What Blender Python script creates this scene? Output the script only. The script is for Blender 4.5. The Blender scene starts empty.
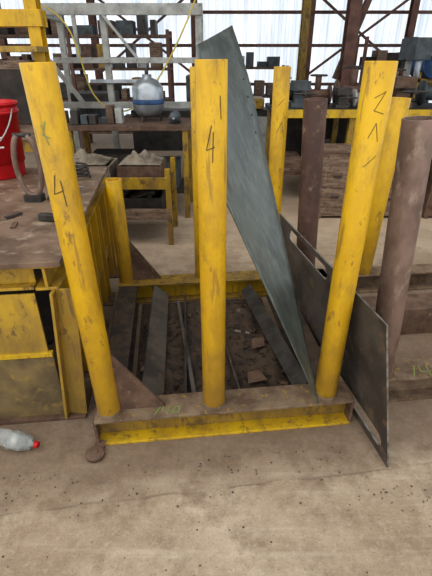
import bpy, bmesh, math, random
from mathutils import Vector, Matrix, noise as mn
random.seed(4)
S=bpy.context.scene
def C(r,g,b):
    f=lambda c:(c/255/12.92) if c/255<=.04045 else ((c/255+.055)/1.055)**2.4
    return (f(r),f(g),f(b),1)
# ---------------------------------------------------------------- materials
def nt(name):
    m=bpy.data.materials.new(name); m.use_nodes=True
    n=m.node_tree.nodes; l=m.node_tree.links
    return m,n,l,n['Principled BSDF']
def noise(n,l,scale,detail=6,rough=.6,stretch=(1,1,1),tc=None):
    if tc is None: tc=n.new('ShaderNodeTexCoord').outputs['Object']
    mp=n.new('ShaderNodeMapping'); mp.inputs['Scale'].default_value=stretch
    l.new(tc,mp.inputs['Vector'])
    t=n.new('ShaderNodeTexNoise'); t.inputs['Scale'].default_value=scale
    t.inputs['Detail'].default_value=detail; t.inputs['Roughness'].default_value=rough
    l.new(mp.outputs['Vector'],t.inputs['Vector']); return t.outputs['Fac']
def ramp(n,l,fac,a,b,c0=(0,0,0,1),c1=(1,1,1,1)):
    r=n.new('ShaderNodeValToRGB'); r.color_ramp.elements[0].position=a; r.color_ramp.elements[1].position=b
    r.color_ramp.elements[0].color=c0; r.color_ramp.elements[1].color=c1
    l.new(fac,r.inputs['Fac']); return r.outputs['Color']
def mix(n,l,fac,a,b,bt='MIX'):
    m=n.new('ShaderNodeMix'); m.data_type='RGBA'; m.blend_type=bt
    for s,v in ((m.inputs['Factor'],fac),(m.inputs[6],a),(m.inputs[7],b)):
        if isinstance(v,(tuple,float,int)): s.default_value=v
        else: l.new(v,s)
    return m.outputs[2]
def MA(n,l,op,a,b=None,cl=False):
    q=n.new('ShaderNodeMath'); q.operation=op; q.use_clamp=cl
    for i,v in enumerate((a,b)):
        if v is None: continue
        if isinstance(v,(int,float)): q.inputs[i].default_value=v
        else: l.new(v,q.inputs[i])
    return q.outputs[0]
def bump(n,l,p,h,st,d=.01):
    b=n.new('ShaderNodeBump'); b.inputs['Strength'].default_value=st; b.inputs['Distance'].default_value=d
    l.new(h,b.inputs['Height']); l.new(b.outputs['Normal'],p.inputs['Normal'])
def mat(name,c1,c2=None,sc=8,lo=.4,hi=.65,c3=None,sc3=40,lo3=.55,hi3=.66,rough=.6,metal=0.,bs=.3,st=(1,1,1),st3=(1,1,1)):
    m,n,l,p=nt(name)
    col=c1
    if c2: col=mix(n,l,ramp(n,l,noise(n,l,sc,stretch=st),lo,hi),c1,c2)
    if c3: col=mix(n,l,ramp(n,l,noise(n,l,sc3,stretch=st3),lo3,hi3),col,c3)
    if isinstance(col,tuple): p.inputs['Base Color'].default_value=col
    else: l.new(col,p.inputs['Base Color'])
    p.inputs['Roughness'].default_value=rough; p.inputs['Metallic'].default_value=metal
    if bs: bump(n,l,p,noise(n,l,60),bs,.003)
    return m
def worn_yellow(name,base,dull,rust,grime,z0,z1,amt=.8,patch=.62):
    """chipped yellow paint: dull patches, sparse scratches, rust chips, grime rising from the foot"""
    m,n,l,p=nt(name); tc=n.new('ShaderNodeTexCoord').outputs['Object']
    col=mix(n,l,ramp(n,l,noise(n,l,5,9,.7,(1,1,.5),tc),.40,.64),base,dull)
    msk=noise(n,l,6,4,.6,(1,1,.7),tc)
    scr=noise(n,l,38,3,.5,(1,1,.12),tc)
    k=MA(n,l,'MULTIPLY',ramp(n,l,scr,.58,.66),ramp(n,l,msk,.44,.56))
    col=mix(n,l,MA(n,l,'MULTIPLY',k,.55),col,rust)
    smudge=noise(n,l,9,10,.74,(1,1,.4),tc)
    col=mix(n,l,MA(n,l,'MULTIPLY',ramp(n,l,smudge,.49,.68),.6),col,grime)
    ch=noise(n,l,16,12,.74,(1,1,.5),tc)
    col=mix(n,l,MA(n,l,'MULTIPLY',ramp(n,l,ch,patch-.02,patch+.03),.8),col,rust)
    sx=n.new('ShaderNodeSeparateXYZ'); l.new(tc,sx.inputs[0])
    g=MA(n,l,'SUBTRACT',1.0,MA(n,l,'DIVIDE',MA(n,l,'SUBTRACT',sx.outputs[2],z0),z1-z0,True))
    g=MA(n,l,'MULTIPLY',g,MA(n,l,'MULTIPLY',noise(n,l,9,8,.7,(1,1,.7),tc),1.7,True))
    col=mix(n,l,MA(n,l,'MULTIPLY',g,amt),col,grime)
    l.new(col,p.inputs['Base Color'])
    rr=ramp(n,l,msk,.35,.7,(.30,.30,.30,1),(.6,.6,.6,1)); l.new(rr,p.inputs['Roughness'])
    bump(n,l,p,ch,.15,.003)
    return m
YEL=worn_yellow('yellow_paint',C(214,172,24),C(190,149,30),C(122,92,50),C(132,104,52),.1,.85,.75,.615)
YELD=worn_yellow('yellow_paint_dirty',C(176,144,38),C(134,108,56),C(92,70,50),C(100,83,62),0,.5,.5,.55)
YELE=worn_yellow('yellow_flange_paint',C(204,170,32),C(178,144,42),C(112,88,56),C(122,100,60),0,.01,.1,.59)
YELB=worn_yellow('yellow_paint_bench',C(190,156,50),C(150,122,60),C(96,76,54),C(102,86,62),0,.75,.7,.58)
BEAMTOP=mat('dusty_rust_beam',C(130,112,92),C(98,80,64),9,.4,.6,C(150,124,60),30,.60,.68,rough=.9,bs=.6)
SIDEB=mat('dark_rust_beam',C(84,70,58),C(58,50,44),9,.4,.6,C(120,98,54),26,.62,.70,rough=.85,bs=.6)
BRN=mat('brown_rust_pipe',C(110,86,74),C(80,60,52),6,.4,.6,C(138,116,98),18,.58,.72,rough=.7,metal=.0,st=(1,1,.6),st3=(1,1,.7))
BRN2=mat('grey_brown_pipe',C(132,110,97),C(100,80,68),7,.4,.6,C(156,138,122),18,.56,.72,rough=.55,metal=.05,st=(1,1,.6),st3=(1,1,.5))
STEEL=mat('mill_steel',C(108,114,110),C(88,94,92),3,.35,.65,C(122,128,122),30,.45,.75,rough=.36,metal=.45,bs=.0,st=(2.5,2.5,.5),st3=(1,1,.04))
STEEL2=mat('dull_steel',C(104,98,90),C(76,70,66),4,.4,.6,C(124,102,80),14,.55,.70,rough=.6,metal=.25,bs=.15)
EDGE=mat('cut_steel_edge',C(160,160,152),C(110,108,100),20,rough=.35,metal=.6)
RUSTP=mat('rust_plate',C(112,90,74),C(88,68,56),10,.4,.6,C(140,120,100),30,.6,.7,rough=.7,metal=.1)
DARK=mat('dark_matte',C(46,42,39),C(68,60,52),8,rough=.8)
DKST=mat('dark_steel',C(76,73,70),C(56,52,48),12,rough=.5,metal=.3)
TOPM=mat('bench_top_rusty',C(134,113,95),C(100,82,68),5,.40,.60,C(168,152,134),11,.54,.72,rough=.5,metal=.1,bs=.4)
SHEETB=mat('bench_lower_panel',C(126,108,72),C(94,81,58),6,.4,.6,C(148,124,64),16,.56,.7,rough=.8)
RED=mat('red_plastic',C(196,26,34),C(170,20,30),6,rough=.4,bs=0)
WHT=mat('white_print',C(225,222,210),rough=.5,bs=0)
GRYF=mat('light_grey_paint',C(170,171,166),C(132,131,125),8,.4,.7,C(108,90,74),22,.6,.7,rough=.5)
BLU=mat('grey_machine_paint',C(84,92,96),C(60,66,68),8,.4,.6,C(104,92,78),18,.6,.7,rough=.55)
DRUM=mat('blue_drum_paint',C(56,92,138),C(44,70,102),8,.4,.6,C(110,84,66),20,.62,.7,rough=.5)
ALU=mat('silver_tank',C(176,182,186),C(140,146,150),6,rough=.3,metal=.6,bs=.05)
WOOD=mat('crate_wood',C(140,120,102),C(104,85,70),6,.4,.6,C(80,64,52),24,.55,.7,rough=.8,st=(1,1,6))
CLOTH=mat('canvas_rag',C(140,130,114),C(96,86,74),9,rough=.9)
REDST=mat('brown_oxide_steel',C(122,90,78),C(96,70,60),6,rough=.7)
INK=mat('black_marker',C(112,90,36),C(72,58,36),60,rough=.6,bs=0)
CHALK=mat('green_chalk',C(118,152,76),C(134,130,88),50,.42,.58,rough=.9,bs=0)
HOSE=mat('yellow_hose',C(190,170,80),rough=.5,bs=0)
ROOF=mat('shading_roof_sheet',C(120,116,110),C(96,92,88),3,rough=.7)
def plastic():
    m,n,l,p=nt('clear_plastic'); p.inputs['Base Color'].default_value=C(235,240,238)
    p.inputs['Transmission Weight'].default_value=.8; p.inputs['Roughness'].default_value=.1; p.inputs['IOR'].default_value=1.25
    return m
PLA=plastic()
def floor_mat():
    m,n,l,p=nt('dusty_concrete'); tc=n.new('ShaderNodeTexCoord').outputs['Object']
    big=noise(n,l,1.6,7,.62,tc=tc); med=noise(n,l,6,9,.72,tc=tc); fine=noise(n,l,120,4,.7,tc=tc); grit=noise(n,l,38,6,.75,tc=tc)
    col=mix(n,l,ramp(n,l,big,.40,.60),C(152,134,113),C(176,160,139))
    col=mix(n,l,ramp(n,l,med,.46,.66),col,C(132,114,95))
    col=mix(n,l,MA(n,l,'MULTIPLY',ramp(n,l,grit,.5,.66),.4),col,C(186,173,154))
    col=mix(n,l,MA(n,l,'MULTIPLY',ramp(n,l,fine,.55,.68),.65),col,C(102,86,71))
    stain=noise(n,l,2.3,9,.75,tc=tc)
    col=mix(n,l,MA(n,l,'MULTIPLY',ramp(n,l,stain,.58,.70),.45),col,C(98,82,67))
    # faint scuffed drag marks running left-right
    drag=noise(n,l,5,6,.6,(.25,3.5,1),tc)
    col=mix(n,l,MA(n,l,'MULTIPLY',ramp(n,l,drag,.54,.68),.28),col,C(194,181,161))
    sx=n.new('ShaderNodeSeparateXYZ'); l.new(tc,sx.inputs[0])
    M=lambda *a:MA(n,l,*a)
    yy=M('SUBTRACT',sx.outputs[1],M('MULTIPLY',sx.outputs[0],.13))
    wob=M('MULTIPLY',M('SUBTRACT',noise(n,l,6,4,.6,tc=tc),.5),.05)
    d=M('ABSOLUTE',M('ADD',M('SUBTRACT',yy,1.165),wob))
    line=M('SUBTRACT',1.0,M('DIVIDE',d,.008),True)
    lb=ramp(n,l,noise(n,l,5,4,.6,tc=tc),.38,.55)
    col=mix(n,l,M('MULTIPLY',M('MULTIPLY',line,lb),.5),col,C(78,66,56))
    wob2=M('MULTIPLY',M('SUBTRACT',noise(n,l,3,6,.7,tc=tc),.5),.5)
    zone=M('MULTIPLY',M('MULTIPLY',M('SUBTRACT',M('ADD',yy,wob2),1.10),4.5,True),
           M('MULTIPLY',M('SUBTRACT',3.3,M('ADD',yy,wob2)),1.5,True),True)
    dirtc=mix(n,l,ramp(n,l,grit,.4,.65),C(120,100,80),C(86,70,57))
    col=mix(n,l,M('MULTIPLY',zone,.70),col,dirtc)
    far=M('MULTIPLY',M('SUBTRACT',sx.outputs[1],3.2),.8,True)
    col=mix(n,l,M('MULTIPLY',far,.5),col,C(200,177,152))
    l.new(col,p.inputs['Base Color']); p.inputs['Roughness'].default_value=.85
    hb=mix(n,l,.5,med,grit); bump(n,l,p,hb,.5,.012)
    return m
def wall_mat():
    m,n,l,p=nt('translucent_corrugated_sheet')
    st=noise(n,l,1.2,5,.6,stretch=(2.5,2.5,.25))
    col=mix(n,l,ramp(n,l,st,.35,.7),C(200,210,218),C(246,248,250))
    l.new(col,p.inputs['Base Color']); p.inputs['Roughness'].default_value=.6
    tr=n.new('ShaderNodeBsdfTranslucent'); l.new(col,tr.inputs[0])
    mx=n.new('ShaderNodeMixShader'); mx.inputs[0].default_value=.90
    l.new(p.outputs[0],mx.inputs[1]); l.new(tr.outputs[0],mx.inputs[2])
    l.new(mx.outputs[0],n['Material Output'].inputs[0]); return m
FLOOR=floor_mat(); WALL=wall_mat()
DIRT=mat('dark_oily_dirt',C(58,49,42),C(88,73,59),9,.35,.65,C(36,31,27),28,.5,.65,rough=.95,bs=1)
# ---------------------------------------------------------------- builder
class B:
    def __init__(s,name): s.name=name; s.bm=bmesh.new(); s.mats=[]
    def mi(s,m):
        if m not in s.mats: s.mats.append(m)
        return s.mats.index(m)
    def _fin(s,verts,faces,m,smooth=False):
        i=s.mi(m); vs=[s.bm.verts.new(v) for v in verts]
        for f in faces:
            try:
                ff=s.bm.faces.new([vs[k] for k in f]); ff.material_index=i; ff.smooth=smooth
            except ValueError: pass
    def bar(s,p0,p1,w,h,m,off=(0,0),roll=0,tip=1):
        p0=Vector(p0);p1=Vector(p1);a=(p1-p0).normalized()
        up=Vector((0,0,1)) if abs(a.z)<.95 else Vector((0,1,0))
        sd=a.cross(up).normalized(); up=sd.cross(a).normalized()
        if roll:
            R=Matrix.Rotation(roll,3,a); sd=R@sd; up=R@up
        o=sd*off[0]+up*off[1]
        v=[]
        for p,k in ((p0,1),(p1,tip)):
            for x,y in ((-1,-1),(1,-1),(1,1),(-1,1)): v.append(p+o+sd*x*w/2*k+up*y*h/2*k)
        s._fin(v,[(3,2,1,0),(4,5,6,7),(0,1,5,4),(1,2,6,5),(2,3,7,6),(3,0,4,7)],m)
    def box(s,c,d,m,rz=0):
        R=Matrix.Rotation(rz,3,'Z'); c=Vector(c)
        v=[c+R@Vector((x*d[0]/2,y*d[1]/2,z*d[2]/2)) for z in(-1,1) for x,y in((-1,-1),(1,-1),(1,1),(-1,1))]
        s._fin(v,[(3,2,1,0),(4,5,6,7),(0,1,5,4),(1,2,6,5),(2,3,7,6),(3,0,4,7)],m)
    def ibeam(s,p0,p1,w,h,m,mt=None,t=.014,mb=None):
        mt=mt or m
        s.bar(p0,p1,w,t,mt,(0,h/2-t/2)); s.bar(p0,p1,w,t,mb or m,(0,-h/2+t/2)); s.bar(p0,p1,t,h-2*t,m)
    def lathe(s,base,axis,prof,m,n=32,smooth=True):
        base=Vector(base);a=Vector(axis).normalized()
        u=a.orthogonal().normalized(); w=a.cross(u)
        v=[];f=[]
        for r,h in prof:
            for k in range(n):
                t=2*math.pi*k/n; v.append(base+a*h+(u*math.cos(t)+w*math.sin(t))*r)
        for j in range(len(prof)-1):
            for k in range(n):
                k2=(k+1)%n; f.append((j*n+k,j*n+k2,(j+1)*n+k2,(j+1)*n+k))
        f.append(tuple(reversed(range(n)))); f.append(tuple(range((len(prof)-1)*n,len(prof)*n)))
        s._fin(v,f,m,smooth)
    def cyl(s,p0,p1,r,m,n=20,r2=None):
        p0=Vector(p0);p1=Vector(p1); L=(p1-p0).length
        s.lathe(p0,p1-p0,[(r,0),(r if r2 is None else r2,L)],m,n)
    def pipe(s,p0,p1,r,m,t=.009,inner=None):
        p0=Vector(p0);p1=Vector(p1);L=(p1-p0).length
        s.lathe(p0,p1-p0,[(r,0),(r,L-.002),(r-.001,L),(r-t,L),(r-t,L-.10)],m,48)
    def tube(s,pts,r,m,n=10,closed=False):
        P=[Vector(p) for p in pts]; N=len(P); v=[];f=[]; pu=None
        for i,p in enumerate(P):
            if closed: a=(P[(i+1)%N]-P[i-1]).normalized()
            else: a=(P[min(i+1,N-1)]-P[max(i-1,0)]).normalized()
            u=(a.orthogonal() if pu is None else pu-a*pu.dot(a)).normalized(); pu=u; w=a.cross(u)
            for k in range(n):
                t=2*math.pi*k/n; v.append(p+(u*math.cos(t)+w*math.sin(t))*r)
        for j in range(N if closed else N-1):
            j2=(j+1)%N
            for k in range(n):
                k2=(k+1)%n; f.append((j*n+k,j*n+k2,j2*n+k2,j2*n+k))
        if not closed: f+= [tuple(reversed(range(n))),tuple(range((N-1)*n,N*n))]
        s._fin(v,f,m,True)
    def plate(s,pts,t,m,holes=(),medge=None):
        P=[Vector(p) for p in pts]; e1=(P[1]-P[0]).normalized(); nn=e1.cross(P[2]-P[0]).normalized(); e2=nn.cross(e1)
        loops=[[((p-P[0]).dot(e1),(p-P[0]).dot(e2)) for p in P]]+[list(h) for h in holes]
        b=bmesh.new(); edges=[]
        for lp in loops:
            vs=[b.verts.new((x,y,0)) for x,y in lp]
            for i in range(len(vs)): edges.append(b.edges.new((vs[i-1],vs[i])))
        bmesh.ops.triangle_fill(b,use_beauty=True,edges=edges)
        b.verts.ensure_lookup_table(); b.verts.index_update()
        tris=[[v.index for v in f.verts] for f in b.faces]; co=[v.co.copy() for v in b.verts]
        nv=len(co); W=lambda c,o:P[0]+e1*c.x+e2*c.y+nn*o
        V=[W(c,t/2) for c in co]+[W(c,-t/2) for c in co]
        F=[tuple(x) for x in tris]+[tuple(reversed([i+nv for i in x])) for x in tris]
        s._fin(V,F,m)
        SV=[];SF=[]
        for lp in loops:
            L=len(lp)
            for i in range(L):
                j=(i+1)%L; a=Vector((*lp[i],0)); c=Vector((*lp[j],0)); q=len(SV)
                SV+= [W(a,t/2),W(c,t/2),W(c,-t/2),W(a,-t/2)]; SF.append((q,q+1,q+2,q+3))
        s._fin(SV,SF,medge or m); b.free()
    def strokes(s,p0,p1,r,strk,m,w=.007):
        p0=Vector(p0);p1=Vector(p1);a=(p1-p0).normalized()
        fr=Vector((0,-1,0)); fr=(fr-a*fr.dot(a)).normalized(); sd=-a.cross(fr).normalized()
        if sd.x<0: sd=-sd
        pt=lambda q:p0+a*q[1]+(fr*math.cos(q[0]/r)+sd*math.sin(q[0]/r))*(r+.0012)
        for st in strk:
            for i in range(len(st)-1):
                A=Vector(st[i]);Bv=Vector(st[i+1]);n=4; d=(Bv-A).normalized(); pr=Vector((-d.y,d.x))*w/2
                A=A-d*w*.3;Bv=Bv+d*w*.3
                for k in range(n):
                    q0=A.lerp(Bv,k/n);q1=A.lerp(Bv,(k+1)/n)
                    s._fin([pt(q0-pr),pt(q1-pr),pt(q1+pr),pt(q0+pr)],[(0,1,2,3)],m)
    def flat(s,o,u,v_,strk,m,w):
        o=Vector(o);u=Vector(u);v_=Vector(v_)
        for st in strk:
            for i in range(len(st)-1):
                A=Vector(st[i]);Bv=Vector(st[i+1]); d=(Bv-A).normalized(); pr=Vector((-d.y,d.x))*w/2
                s._fin([o+u*q.x+v_*q.y for q in (A-pr,Bv-pr,Bv+pr,A+pr)],[(0,1,2,3)],m)
    def done(s,bev=.003):
        me=bpy.data.meshes.new(s.name)
        vs=[v.co for v in s.bm.verts]
        c=Vector(((min(v.x for v in vs)+max(v.x for v in vs))/2,(min(v.y for v in vs)+max(v.y for v in vs))/2,min(v.z for v in vs)))
        if s.name=='floor': c=Vector((0,0,0))
        bmesh.ops.recalc_face_normals(s.bm,faces=s.bm.faces)
        bmesh.ops.translate(s.bm,verts=s.bm.verts,vec=-c)
        s.bm.to_mesh(me); s.bm.free()
        for m in s.mats: me.materials.append(m)
        o=bpy.data.objects.new(s.name,me); o.location=c; S.collection.objects.link(o)
        if bev:
            md=o.modifiers.new('bev','BEVEL'); md.width=bev; md.segments=2; md.limit_method='ANGLE'; md.angle_limit=math.radians(50)
        return o
V=Vector
def slot(x0,x1,y,r,n=8):
    out=[(x1+r*math.cos(t),y+r*math.sin(t)) for t in [(-.5+k/n)*math.pi for k in range(n+1)]]
    out+=[(x0+r*math.cos(t),y+r*math.sin(t)) for t in [(.5+k/n)*math.pi for k in range(n+1)]]
    return out
# ---------------------------------------------------------------- shell
b=B('floor'); b.box((0,5,-.1),(18,18,.2),FLOOR); b.done(0)
def corr(name,p0,p1,h,n,m=None):
    b=B(name); p0=V(p0);p1=V(p1);a=(p1-p0).normalized();nn=V((-a.y,a.x,0));v=[];f=[];L=(p1-p0).length
    for i in range(n):
        for q,d in [(0,0),(.35,0),(.5,1),(.85,1)]:
            p=p0+a*(L*(i+q)/n)+nn*d*.035
            v+=[p,p+V((0,0,h))]
    for i in range(len(v)//2-1): f.append((2*i,2*i+2,2*i+3,2*i+1))
    b._fin(v,f,m or WALL); return b.done(0)
corr('wall_back',(-9,14,0),(9,14,0),5.5,90)
corr('wall_left',(-9,-4,0),(-9,14,0),5.5,90)
corr('wall_right',(9,-4,0),(9,14,0),5.5,90)
b=B('shading_roof'); b.box((0,9.1,5.56),(18.1,9.9,.06),ROOF); b.done(0)  # unseen partial roof, added to darken the background and keep the front bright
b=B('wall_steel_framing')
for z in (.95,1.95,2.75,3.9): b.bar((-8.9,13.85,z),(8.9,13.85,z),.08,.08,REDST)
for x in (-6,-3.4,-.6,2.6,5.4): b.ibeam((x,13.6,0),(x,13.6,5.5),.18,.22,REDST)
for x0,x1 in ((-3.4,-.6),(2.6,5.4)):
    b.bar((x0,13.4,1.2),(x1,13.4,3.2),.07,.06,REDST); b.bar((x0,13.45,3.2),(x1,13.3,1.2),.07,.06,REDST)
b.done(.004)
b=B('shed_column'); b.ibeam((2.35,8.5,0),(2.35,8.5,5.5),.2,.24,REDST); b.bar((2.9,8.6,3.4),(2.2,8.6,1.3),.12,.1,REDST); b.box((2.35,8.5,.012),(.4,.4,.024),REDST); b.done()
b=B('shed_column'); b.ibeam((1.9,10.5,0),(1.9,10.5,5.5),.16,.2,YELD); b.box((1.9,10.5,.012),(.4,.4,.024),YELD); b.done()
# ---------------------------------------------------------------- main rack
ang=math.atan2(.119,1.07); ex=V((math.cos(ang),math.sin(ang),0)); ey=V((-ex.y,ex.x,0)); R0=V((-.5145,1.474,0))
def RP(s,d,z): return R0+ex*s+ey*d+V((0,0,z))
b=B('yellow_post_storage_rack')
BH=.16
b.ibeam(RP(-.065,0,BH/2),RP(1.20,0,BH/2),.15,BH,YELD,BEAMTOP,mb=YELE)
b.ibeam(RP(-.075,1.33,BH/2),RP(1.19,1.33,BH/2),.15,BH,YELE,YELD,mb=YELD)
b.ibeam(RP(0,.08,BH/2),RP(0,1.25,BH/2),.13,BH,SIDEB); b.ibeam(RP(1.10,.08,BH/2),RP(1.12,1.25,BH/2),.13,BH,SIDEB)
for s_ in (-.065,1.20): b.bar(RP(s_,-.07,BH/2),RP(s_,.07,BH/2),.012,BH-.004,RUSTP)
# foot disc (small wheel lying flat) on a lug at the front left corner
b.bar(RP(-.05,-.05,.010),RP(-.065,-.12,.010),.05,.014,RUSTP); b.lathe(RP(-.070,-.130,0),(0,0,1),[(.040,0),(.044,.006),(.044,.022),(.036,.028),(.014,.028),(.014,.034),(.004,.034)],RUSTP,28)
fp=[(R0+V((0,0,BH)),V((-.557,1.474,1.637))),(V((-.01,1.53,BH)),V((-.016,1.53,1.645))),(V((.556,1.593,BH)),V((.556,1.593,1.64)))]
for p0,p1 in fp:
    b.pipe(p0,p1,.054,YEL); b.lathe(p0,(0,0,1),[(.062,0),(.055,.012)],BEAMTOP)
rp=[(RP(-.02,1.35,BH),RP(-.03,1.35,.93)),(RP(.56,1.36,BH),RP(.56,1.36,1.60)),(RP(1.10,1.37,BH),RP(1.09,1.37,1.60))]
for p0,p1 in rp: b.pipe(p0,p1,.054,YEL)
for s_,d_ in ((.05,0),(.03,1.35)):
    b.plate([RP(s_,d_,BH),RP(s_+.22,d_,BH),RP(s_-.01,d_,BH+.34)],.012,RUSTP)
b.plate([RP(.66,1.35,BH),RP(.61,1.35,BH),RP(.61,1.35,BH+.12)],.012,RUSTP)
p=fp[1]; b.strokes(*p,.054,[[(.0,1.29),(-.018,1.21),(.010,1.222)],[(.006,1.27),(.003,1.17)],[(.03,1.38),(.034,1.31)]],INK,.0034)
p=fp[0]; b.strokes(*p,.054,[[(.0,1.14),(-.015,1.075),(.020,1.087)],[(.015,1.12),(.019,1.03)]],INK,.004)
b.strokes(*p,.054,[[(-.01,1.30),(.003,1.24)],[(.005,1.31),(-.01,1.27),(.010,1.26)]],CHALK,.004)
p=fp[2]; b.strokes(*p,.054,[[(-.02,1.37),(.015,1.39),(-.015,1.33),(.02,1.32)],[(-.02,1.24),(.0,1.29),(.015,1.23)],[(-.02,1.14),(.02,1.18)]],INK,.0024)
for p in rp[2:]: b.strokes(*p,.054,[[(-.02,1.22),(.02,1.26)],[(-.02,1.05),(.01,1.12),(.03,1.02)]],INK,.003)
N140=[[(0,0),(.03,.05)],[(.045,.05),(.035,.02),(.075,.02)],[(.07,.045),(.06,0)],[(.085,.01),(.1,.045),(.125,.04),(.115,.005),(.085,.01)]]
b.flat(RP(.215,-.058,BH+.0015),ex,ey,N140,CHALK,.006)
b.done(.002)
# ---------------------------------------------------------------- plates
A_=V((.50,1.50,.175));B_=V((.098,2.3,1.794));C_=V((-.079,1.9,1.693));D_=V((.036,1.60,1.161))
b=B('triangular_steel_plate')
nrm=(B_-A_).cross(C_-A_).normalized()
if nrm.y>0: nrm=-nrm
NU,NV=10,44; v=[]
for j in range(NV+1):
    t=j/NV
    R_=A_.lerp(B_,t)
    lh=(D_-A_).length; lt=lh+(C_-D_).length; q=t*lt
    Lf=A_.lerp(D_,q/lh) if q<lh else D_.lerp(C_,(q-lh)/(lt-lh))
    for i in range(NU+1):
        s_=i/NU; w_=(R_-Lf).length
        p=R_.lerp(Lf,s_)
        p-=nrm*(.10*w_*4*s_*(1-s_)*.5 + .05*max(0,t-.82)**1.5*8*(1-s_))
        v.append(p)
f=[(j*(NU+1)+i,j*(NU+1)+i+1,(j+1)*(NU+1)+i+1,(j+1)*(NU+1)+i) for j in range(NV) for i in range(NU)]
b._fin(v,f,STEEL,True)
for k in range(4):
    j=int(NV*.88)-k*2; a=v[j*(NU+1)+1]
    b.lathe(a,nrm,[(.003,-.002),(.003,.0038)],DKST,10)
o=b.done(0); md=o.modifiers.new('thick','SOLIDIFY'); md.thickness=.006; md.offset=0
b=B('slotted_steel_plate')
b.plate([V((.547,2.626,.003)),V((.79,1.27,.003)),V((.680,1.374,.72)),V((.437,2.73,.72))],.008,STEEL2,[slot(.12,.64,.65,.04),slot(.62,1.27,.085,.04)],EDGE); b.done(0)
# ---------------------------------------------------------------- neighbour rack
b=B('brown_post_storage_rack')
Q0=V((.93,1.76,0))
def QP(s,d,z): return Q0+ex*s+ey*d+V((0,0,z))
for d in (0,1.17): b.ibeam(QP(-.1,d,BH/2),QP(1.7,d,BH/2),.15,BH,BEAMTOP)
for s_ in (0,1.5): b.ibeam(QP(s_,.08,BH/2),QP(s_,1.09,BH/2),.15,BH,RUSTP)
b.bar(QP(-.1,.62,.10),QP(1.7,.62,.10),.2,.2,RUSTP)
b.pipe(QP(-.04,0,BH),V((.80,1.75,1.442)),.066,BRN2); b.pipe(QP(1.5,0,BH),QP(1.5,0,1.44),.066,BRN2)
b.pipe(V((.70,2.93,BH)),V((.635,2.9,1.42)),.075,BRN); b.box((.72,2.93,BH/2),(.3,.16,BH),BEAMTOP,ang)
b.pipe(QP(.36,1.17,BH),V((1.21,3.0,1.42)),.07,YEL)
b.pipe(QP(1.5,1.17,BH),QP(1.5,1.17,1.42),.07,YEL)
b.flat(QP(.12,-.065,BH+.0015),ex,ey,[[(x*1.6,y*1.8) for x,y in st] for st in N140],CHALK,.006)
b.done(.002)
# ---------------------------------------------------------------- dirt & scrap in rack
b=B('dirt_pile'); n=48; v=[];f=[]
for j in range(n+1):
    for i in range(n+1):
        s_=.09+.92*i/n; d_=.09+1.15*j/n
        edge=min(i,n-i,j,n-j)/4; z=.004+min(1,edge)*(.02+.045*(mn.noise(V((s_*5,d_*5,0)))+.4)+.02*mn.noise(V((s_*22,d_*22,3))))
        v.append(RP(s_,d_,max(z,.003)))
for j in range(n):
    for i in range(n): f.append((j*(n+1)+i,j*(n+1)+i+1,(j+1)*(n+1)+i+1,(j+1)*(n+1)+i))
b._fin(v,f,DIRT,True)
b.bar(RP(.20,.10,.13),RP(.24,1.22,.13),.13,.012,STEEL2,roll=math.radians(38))
b.bar(RP(.37,.1,.07),RP(.42,1.2,.07),.012,.07,DKST)
b.bar(RP(.42,.12,.07),RP(.36,1.15,.07),.022,.022,STEEL2)
b.bar(RP(.66,.1,.07),RP(.60,1.1,.08),.01,.07,STEEL2)
b.bar(RP(.99,.1,.12),RP(.88,1.2,.12),.09,.012,DKST,roll=math.radians(-30))
b.plate([RP(.80,.5,.08),RP(.88,.52,.08),RP(.89,.60,.09),RP(.81,.59,.09)],.004,RUSTP)
b.plate([RP(.72,.2,.075),RP(.83,.22,.075),RP(.80,.30,.08),RP(.73,.29,.08)],.004,RUSTP)
for k in range(110):
    p=RP(random.uniform(.12,.95),random.uniform(.15,1.2),.035); r=random.uniform(.006,.022); a=random.uniform(0,6)
    b.bar(p,p+V((math.cos(a),math.sin(a),.2))*r*2,r,r*.6,random.choice([DIRT,RUSTP,DIRT,CLOTH]))
b.done(.0)
b=B('pebbles')
for k in range(300):
    x=random.uniform(-1.3,1.5); y=random.uniform(.75,1.25) if k%4==0 else random.gauss(1.27,.06)+.11*x; r=random.uniform(.0015,.005)
    if x>.6 and y>1.2: y-=.25
    if -.72<x<-.5 and y>1.22: continue
    if y>1.34+.11*x: continue
    b.lathe((x,y,0),(0,0,1),[(r*.8,0),(r,r*.5),(r*.5,r*1.1)],random.choice([RUSTP,CLOTH,DKST]),6,False)
b.done(0)
b=B('crushed_plastic_bottle'); prof=[(.0,0),(.034,.0),(.042,.01),(.042,.06),(.037,.07),(.042,.085),(.042,.14),(.026,.18),(.014,.195),(.014,.212),(.001,.212)]
ax=V((1,-.25,0)).normalized(); bb=V((-1.06,1.42,.040))
b.lathe(bb,ax,prof,PLA,24)
for vtx in b.bm.verts:
    c=vtx.co; c+=V((mn.noise(c*30),mn.noise(c*30+V((5,0,0))),mn.noise(c*30+V((0,7,0)))))*.022; c.z=max(c.z,.002)
b.lathe(bb+ax*.205,ax,[(.016,0),(.016,.016)],RED,16); b.lathe(bb+ax*.085,ax,[(.0435,0),(.0435,.05)],GRYF,24)
b.done(0)
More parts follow.
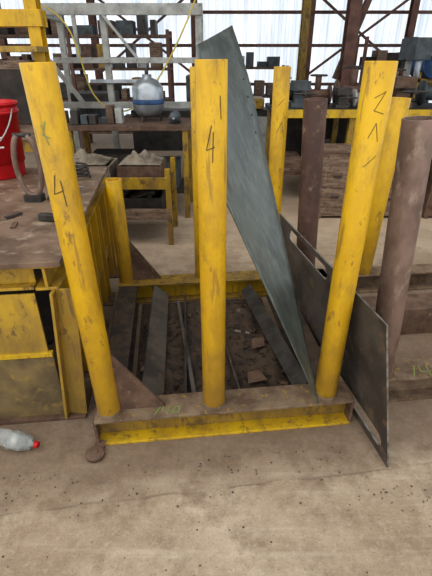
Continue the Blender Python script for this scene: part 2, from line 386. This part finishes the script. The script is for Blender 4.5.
# ---------------------------------------------------------------- workbench left
b=B('steel_workbench'); W0=V((-.68,1.6,0)); 
def WP(s,d,z): return W0-ex*s*1.0+ey*d+V((0,0,z))
zt=.9
def wbox(s0,s1,d0,d1,z0,z1,m): b.bar(WP((s0+s1)/2,d0,(z0+z1)/2),WP((s0+s1)/2,d1,(z0+z1)/2),abs(s1-s0),z1-z0,m)
wbox(-.02,1.7,-.02,1.75,zt-.025,zt,TOPM)
b.ibeam(WP(.06,.0,zt-.085),WP(.06,1.72,zt-.085),.1,.12,YELB)
b.ibeam(WP(.12,.06,zt-.085),WP(1.6,.06,zt-.085),.1,.12,YELB)
b.ibeam(WP(.12,1.66,zt-.085),WP(1.6,1.66,zt-.085),.1,.12,YELB)
wbox(.12,.62,.0,.012,.42,zt-.16,YELB); wbox(.10,.62,-.004,.012,.02,.41,SHEETB)
wbox(.10,.62,-.012,.012,.40,.425,YELE)
b.bar(WP(.09,.01,.02),WP(.03,.01,zt-.14),.014,.11,YELB); b.bar(WP(.045,.0,.02),WP(-.01,.0,zt-.14),.10,.014,YELB)
wbox(.62,1.2,.05,.062,.05,zt-.145,SHEETB)
wbox(.0,.66,-.03,.24,0,.02,RUSTP)
for d in (.4,.8,1.2,1.66):
    b.ibeam(WP(.06,d,.0),WP(.06,d,zt-.145),.1,.12,YEL); wbox(-.02,.16,d-.1,d+.1,0,.012,RUSTP)
for d in (.06,1.66): b.ibeam(WP(1.5,d,.0),WP(1.5,d,zt-.145),.1,.12,YELB)
wbox(.2,1.5,.3,1.6,.25,.27,DARK)
b.bar(WP(.06,.2,.26),WP(.06,1.66,.26),.04,.08,YELD); b.bar(WP(1.5,.2,.26),WP(1.5,1.66,.26),.04,.08,YELD)
b.done(.002)
b=B('steel_offcuts')
for k in range(20):
    s_=random.uniform(.25,.85); d_=random.uniform(.2,.68); a=random.uniform(0,3.14); q=random.uniform(.02,.07)
    p=WP(s_,d_,zt+.004+.0015*k); b.bar(p-V((math.cos(a),math.sin(a),0))*q,p+V((math.cos(a),math.sin(a),0))*q,random.uniform(.012,.03),.008,random.choice([DKST,RUSTP,STEEL2,DKST]))
b.done(.001)
b=B('hammer'); p=WP(.14,.5,zt); b.cyl(p+V((0,0,.02)),p+V((.02,.26,.016)),.012,WOOD); b.bar(p+V((-.05,.005,.022)),p+V((.05,-.01,.022)),.035,.035,DKST); b.done(.004)
b=B('c_clamp'); p=WP(.12,.85,zt+.012); b.tube([p+V(q) for q in ((.0,.0,0),(-.09,0,0),(-.11,.02,0),(-.11,.16,0),(-.09,.18,0),(0,.18,0))],.012,BLU,8); b.cyl(p+V((-.01,.10,0)),p+V((-.01,.26,0)),.007,ALU); b.cyl(p+V((-.05,.255,0)),p+V((.03,.255,0)),.004,ALU); b.done(0)
b=B('red_bucket'); c=V((-1.56,3.05,zt))
b.lathe(c,(0,0,1),[(.16,0),(.165,.01),(.195,.42),(.205,.42),(.205,.44),(.197,.44),(.2,.47),(.208,.47),(.208,.49),(.195,.49),(.18,.1),(.02,.1)],RED,40)
b.tube([c+V((.2*math.cos(t),-.05-.2*abs(math.sin(t))*.9,.45-.25*math.sin(t))) for t in [math.pi*k/16 for k in range(17)]],.005,GRYF)
for k in range(3): b.strokes(c,c+V((0,0,1)),.187,[[(.02,.34-k*.06),(.14,.34-k*.06)]],WHT,.012)
b.done(0)
b=B('lifting_shackle'); c=V((-1.08,2.45,zt))
pts=[]
for k in range(25):
    t=math.pi*2*k/24*.86+math.pi*.64; pts.append(c+V((.07*math.cos(t),-.02,.21+.18*math.sin(t))))
b.tube(pts,.016,BRN2,12); b.cyl(pts[0]-V((.02,0,0)),pts[-1]+V((.02,0,0)),.012,DKST); b.box(c+V((0,-.02,.02)),(.1,.07,.04),DKST)
b.done(0)
b=B('cable_coil')
b.tube([(-.98+.09*math.cos(t)*(1-t*.008),2.95+.07*math.sin(t),zt+.012+.004*t) for t in [k*.35 for k in range(60)]],.008,DKST,8); b.done(0)
# ---------------------------------------------------------------- background left
b=B('yellow_press_frame')
for x in (-2.6,-1.76): b.ibeam((x,4.8,0),(x,4.8,2.3),.12,.14,YEL); b.box((x,4.8,.01),(.2,.25,.02),YELD)
b.bar((-2.65,4.74,1.98),(-1.67,4.74,1.98),.05,.14,YEL); b.bar((-2.65,4.86,1.98),(-1.67,4.86,1.98),.05,.14,YEL)
b.bar((-2.7,4.7,1.72),(-1.70,4.7,1.72),.3,.05,YELB); b.box((-2.16,4.8,1.25),(.7,.4,.75),WOOD); b.cyl((-2.16,4.8,1.98),(-2.16,4.8,2.3),.09,GRYF)
b.box((-2.16,4.8,.82),(.8,.35,.12),YELD); b.bar((-2.5,4.58,1.3),(-1.82,4.58,1.3),.02,.5,DARK)
b.done()
b=B('grey_machine_frame')
y=5.6
for x in (-2.0,-1.28,-.2): b.bar((x,y,0),(x,y,2.15),.07,.07,GRYF)
for x in (-2.0,-.2): b.bar((x,y+.7,0),(x,y+.7,2.15),.07,.07,GRYF); b.bar((x,y,2.08),(x,y+.7,2.08),.06,.06,GRYF)
b.bar((-2.05,y-.04,2.12),(-.15,y-.04,2.12),.06,.11,GRYF); b.bar((-1.9,y-.05,1.62),(-.2,y-.05,1.62),.05,.06,GRYF)
b.bar((-2.0,y-.05,1.14),(-.3,y-.05,1.14),.08,.07,GRYF); b.bar((-2.0,y-.05,.5),(-.3,y-.05,.5),.06,.06,GRYF)
b.bar((-1.95,y-.06,1.62),(-1.6,y-.06,1.14),.04,.05,GRYF); b.bar((-.9,y-.05,1.62),(-1.28,y-.05,2.08),.03,.03,GRYF)
b.bar((-1.6,y-.05,1.62),(-1.6,y-.05,2.08),.04,.04,GRYF); b.bar((-1.5,y-.05,1.40),(-.9,y-.05,1.40),.03,.04,ALU)
b.box((-1.55,y+.3,1.2),(.5,.5,.12),DKST); b.box((-1.6,y+.2,1.02),(.3,.3,.3),BLU); b.box((-.7,y+.4,.8),(.8,.4,.5),DKST)
b.done()
b=B('steel_air_tank'); b.lathe((-.75,5.05,1.06),(0,0,1),[(.05,0),(.13,.03),(.17,.09),(.17,.30),(.12,.37),(.05,.40),(.05,.43)],ALU,32)
b.lathe((-.75,5.05,1.2),(0,0,1),[(.172,0),(.175,.01),(.175,.04),(.172,.05)],DRUM,32); b.cyl((-.75,5.05,1.47),(-.75,5.05,1.55),.02,DKST)
for k in range(3): b.bar((-.75+.13*math.cos(k*2.1),5.05+.13*math.sin(k*2.1),1.022),(-.75+.13*math.cos(k*2.1),5.05+.13*math.sin(k*2.1),1.16),.02,.02,DKST)
b.done(0)
b=B('tool_bench')
b.box((-.95,5.0,.995),(1.35,.7,.05),RUSTP)
for x in (-1.57,-.33):
    for yy in (4.7,5.3): b.bar((x,yy,0),(x,yy,.97),.06,.06,YELD)
b.box((-.95,5.0,.3),(1.2,.6,.03),DKST); b.box((-1.15,5.05,.5),(.6,.4,.36),DARK); b.box((-.6,5.0,.46),(.34,.4,.28),BLU)
b.done()
b=B('machine_parts')
for k in range(6):
    x=-1.5+k*.09; h=random.uniform(.05,.2); b.box((x,4.85+random.uniform(-.08,.1),1.022+h/2),(.075,.12,h),random.choice([DKST,BLU,RUSTP,GRYF]))
b.done(.005)
b=B('electric_motor'); b.cyl((-.45,4.78,1.08),(-.45,4.98,1.08),.058,BLU); b.cyl((-.45,4.72,1.08),(-.45,4.78,1.08),.012,ALU); b.cyl((-.45,4.98,1.08),(-.45,5.01,1.08),.05,DKST); b.box((-.45,4.88,1.028),(.12,.14,.014),DKST); b.done(0)
b=B('scrap_bin_stand')
for z in (.28,.58): 
    b.box((-.95,4.15,z),(1.0,.55,.03),RUSTP)
    b.bar((-1.46,3.87,z+.04),(-.44,3.87,z+.04),.02,.11,YELD if z>.5 else WOOD)
for x in (-1.45,-.45):
    for yy in (3.89,4.41): b.bar((x,yy,0),(x,yy,.75),.05,.05,YELD)
b.done()
for k,(x,z,w,m) in enumerate([(-1.2,.595,.4,CLOTH),(-.72,.595,.42,RUSTP),(-1.15,.295,.36,WOOD),(-.72,.295,.38,DKST)]):
    b=B('parts_crate'); h=.14
    b.box((x,4.15,z+.01),(w,.4,.02),m)
    for dx in(-1,1): b.box((x+dx*(w/2-.01),4.15,z+h/2+.02),(.02,.4,h),m)
    for dy in(-1,1): b.box((x,4.15+dy*.19,z+h/2+.02),(w-.04,.02,h),m)
    for q in range(6): b.bar((x+random.uniform(-.12,.12)*w/.4,4.02,z+.09+.01*q),(x+random.uniform(-.1,.1),4.28,z+.12),.04,.04,random.choice([CLOTH,DKST,RUSTP]))
    b.done()
for k,(x,z0) in enumerate(((-1.24,.755),(-.72,.755))):
    b=B('canvas_rag'); n=24;v=[];f=[]
    for j in range(n+1):
        for i in range(n+1):
            xx=x-.2+.4*i/n;y=3.98+.34*j/n; e=min(i,n-i,j,n-j)/6
            v.append(V((xx,y,z0+.012+min(1,e)*(.03+.10*abs(mn.noise(V((xx*11,y*11,k))))))))
    for j in range(n):
        for i in range(n): f.append((j*(n+1)+i,j*(n+1)+i+1,(j+1)*(n+1)+i+1,(j+1)*(n+1)+i))
    b._fin(v,f,CLOTH,True); o=b.done(0); o.modifiers.new('s','SOLIDIFY').thickness=.01
b=B('pallet_stack')
for k in range(2):
    z=.02+k*.14
    for x in (-.06,.24,.54): b.bar((x,6.5,z+.05),(x,7.2,z+.05),.06,.09,WOOD)
    for j in range(5): b.bar((-.1,6.54+j*.15,z+.105),(.58,6.54+j*.15,z+.105),.1,.02,WOOD)
b.done()
b=B('air_hose')
b.tube([(-1.9,5.4,2.16),(-1.6,5.35,2.0),(-1.5,5.3,1.6),(-1.45,5.3,1.25),(-1.2,5.28,1.06),(-.9,5.3,1.12),(-.6,5.3,1.5),(-.3,5.4,2.0),(-.05,5.5,2.6),(0,5.5,3.2)],.010,HOSE,8)
o=b.done(0); o.modifiers.new('ss','SUBSURF').levels=2
# ---------------------------------------------------------------- background right
b=B('long_workbench')
b.box((2.3,5.6,1.10),(3.3,.8,.05),DKST); b.bar((.65,5.18,1.08),(3.95,5.18,1.08),.04,.09,YELE)
for x in (.72,1.6,2.5,3.3,3.9):
    for yy in (5.25,5.95): b.bar((x,yy,0),(x,yy,1.07),.07,.07,YELD)
b.box((2.3,5.65,.35),(3.1,.6,.03),RUSTP); b.box((2.3,5.98,.7),(3.1,.02,.7),DARK)  # dark backing sheet added to darken the space under the bench
for k in range(9): 
    h=random.uniform(.15,.4); b.box((.95+k*.34,5.6,.365+h/2),(.26,.4,h),random.choice([DARK,DKST,WOOD,RUSTP]))
b.done()
def vise(x,y,z,s,m):
    b=B('bench_vise'); b.box((x,y,z+.02*s),(.16*s,.2*s,.04*s),m); b.box((x,y,z+.09*s),(.09*s,.14*s,.12*s),m)
    b.box((x,y-.09*s,z+.18*s),(.16*s,.04*s,.08*s),m); b.box((x,y+.03*s,z+.18*s),(.16*s,.05*s,.08*s),m)
    b.cyl((x,y-.3*s,z+.13*s),(x,y,z+.13*s),.02*s,DKST); b.cyl((x-.1*s,y-.29*s,z+.13*s),(x+.1*s,y-.29*s,z+.13*s),.008*s,DKST); b.done()
vise(1.0,5.5,1.125,1.3,BLU); vise(2.2,5.5,1.125,1.5,RUSTP); vise(1.48,5.38,1.125,1.0,DKST)
def gearm(x,y,z,s,m):
    b=B('pipe_valve'); b.cyl((x-.14*s,y,z+.1*s),(x+.14*s,y,z+.1*s),.06*s,m)
    for d in (-.14,.14): b.cyl((x+d*s-.012,y,z+.1*s),(x+d*s+.012,y,z+.1*s),.1*s,m)
    b.cyl((x,y,z+.1*s),(x,y,z+.3*s),.035*s,m); b.tube([(x+.09*s*math.cos(t),y+.09*s*math.sin(t),z+.3*s) for t in [k*math.pi/8 for k in range(16)]],.01*s,DKST,8,True)
    b.bar((x-.09*s,y,z+.3*s),(x+.09*s,y,z+.3*s),.01*s,.01*s,DKST); b.done(0)
gearm(1.28,5.8,1.125,1.1,RUSTP); gearm(1.78,5.42,1.125,1.0,GRYF); gearm(1.72,5.82,1.125,1.4,BRN); gearm(2.75,5.7,1.125,1.4,BLU); gearm(.85,5.84,1.125,1.0,DKST); gearm(2.25,5.88,1.125,1.3,WOOD)
for x,w,d,h,m in ((1.35,.36,.4,.72,WOOD),(1.95,.5,.4,.62,WOOD),(2.7,.55,.4,.6,RUSTP)):
    b=B('wooden_cabinet'); b.box((x,4.85,h/2+.03),(w,d,h),m); b.box((x,4.85,h+.04),(w+.04,d+.04,.025),m)
    for z in (.3,.62): b.box((x,4.645,h*z+.03),(w-.05,.012,h*.28),m); b.box((x,4.63,h*z+.05),(.09,.02,.015),DKST)
    for dx in (-1,1): b.box((x+dx*(w/2-.03),4.85,.015),(.05,d,.03),m)
    b.done()
b=B('milling_machine')
b.box((4.3,6.9,.5),(.7,.8,1.0),BLU); b.box((4.35,7.1,1.5),(.4,.4,1.2),BLU); b.box((4.3,6.8,2.0),(.45,.9,.36),BLU); b.cyl((4.25,6.5,1.5),(4.25,6.5,1.9),.1,GRYF); b.box((4.25,6.6,1.1),(1.0,.4,.1),DKST)
b.cyl((4.25,6.5,2.18),(4.25,6.5,2.5),.14,DKST); b.done(.01)
b=B('blue_drum_on_stand'); prof=[(r*.72,h*.72) for r,h in [(.27,0),(.29,.01),(.28,.02),(.28,.29),(.29,.30),(.28,.31),(.28,.58),(.29,.59),(.28,.60),(.28,.86),(.29,.87),(.27,.88),(.265,.865),(.01,.865)]]
b.lathe((3.4,7.9,1.56),(0,-1,0),prof,DRUM,40); b.cyl((3.48,7.28,1.65),(3.48,7.26,1.65),.03,DKST)
for yy in (7.35,7.8):
    for x in (3.2,3.6): b.bar((x,yy,0),(x,yy,1.45),.05,.05,YELD)
    b.bar((3.17,yy,1.33),(3.63,yy,1.33),.05,.05,YELD)
b.done(0)
b=B('pillar_drill')
b.box((2.75,6.6,.05),(.45,.6,.1),DKST); b.cyl((2.75,6.75,.1),(2.75,6.75,1.85),.045,GRYF); b.box((2.75,6.5,1.1),(.4,.4,.05),DKST); b.box((2.75,6.6,1.75),(.22,.55,.26),BLU); b.cyl((2.75,6.42,1.38),(2.75,6.42,1.64),.04,ALU); b.cyl((2.75,6.82,1.6),(2.75,6.82,1.9),.09,DKST)
b.cyl((2.86,6.45,1.68),(2.98,6.45,1.68),.012,ALU)
for k in range(3): b.cyl((2.97,6.45,1.68),(2.97,6.45+.16*math.cos(k*2.09),1.68+.16*math.sin(k*2.09)),.008,ALU,8)
b.done(.004)
b=B('lathe_machine')
b.box((.6,7.6,.4),(2.2,.6,.8),GRYF); b.box((.6,7.6,.85),(2.2,.4,.1),DKST); b.box((-.2,7.6,1.15),(.55,.55,.5),BLU); b.cyl((.07,7.6,1.2),(.2,7.6,1.2),.14,DKST); b.box((1.4,7.6,1.05),(.3,.3,.35),BLU); b.cyl((1.25,7.6,1.2),(1.05,7.6,1.2),.04,ALU); b.box((.6,7.5,1.0),(.35,.5,.15),YELD)
b.done(.01)
def shelving(x0,x1,y,hh,seed):
    r=random.Random(seed); b=B('steel_shelving'); nx=max(2,int((x1-x0)/1.3)+1)
    for i in range(nx):
        x=x0+(x1-x0)*i/(nx-1)
        for yy in (y-.3,y+.3): b.bar((x,yy,0),(x,yy,hh),.06,.06,REDST)
    zs=[.3,.9,1.45]+([2.0] if hh>2 else [])
    for z in zs:
        b.box(((x0+x1)/2,y,z),(x1-x0+.05,.62,.04),RUSTP)
        x=x0+.05
        while x<x1-.3:
            w=r.uniform(.1,.32); h=r.uniform(.1,.45); b.box((x+w/2,y+r.uniform(-.08,.08),z+.02+h/2),(w,.36,h),r.choice([DKST,BLU,WOOD,RUSTP,YELD,DARK,GRYF,WOOD])); x+=w+r.uniform(.02,.12)
    b.done()
shelving(-4.6,-.9,9.3,2.1,1); shelving(-.4,1.5,10.2,1.5,2); shelving(2.9,6.2,9.6,2.0,3)
b=B('step_ladder')
for x in (-.15,.25): b.bar((x,8.3,0),(x*.7+.02,8.75,1.9),.04,.06,ALU); b.bar((x,9.2,0),(x*.7+.02,8.78,1.9),.03,.04,ALU)
for k in range(7): b.bar((-.14+k*.012,8.36+.062*k,.25+.25*k),(.24-k*.01,8.36+.062*k,.25+.25*k),.08,.02,ALU)
b.done()
# ---------------------------------------------------------------- light & camera
w=bpy.data.worlds.new('World'); S.world=w; w.use_nodes=True; bg=w.node_tree.nodes['Background']
bg.inputs[0].default_value=(.97,.98,1,1); bg.inputs[1].default_value=1.35
sd=bpy.data.lights.new('sun','SUN'); sd.energy=.7; sd.angle=math.radians(60); sd.color=(1,.95,.86)
so=bpy.data.objects.new('sun',sd); S.collection.objects.link(so); so.rotation_euler=(math.radians(18),math.radians(-30),0); so.location=(0,5,8)
cd=bpy.data.cameras.new('camera'); cam=bpy.data.objects.new('camera',cd); S.collection.objects.link(cam)
cd.sensor_fit='VERTICAL'; cd.sensor_height=36; cd.lens=26; cd.clip_start=.05
cam.location=(0,0,1.65); cam.rotation_euler=(math.radians(61),0,0)
S.camera=cam
S.view_settings.view_transform='Standard'
try: S.view_settings.look='Medium High Contrast'
except Exception as e: print('look',e)
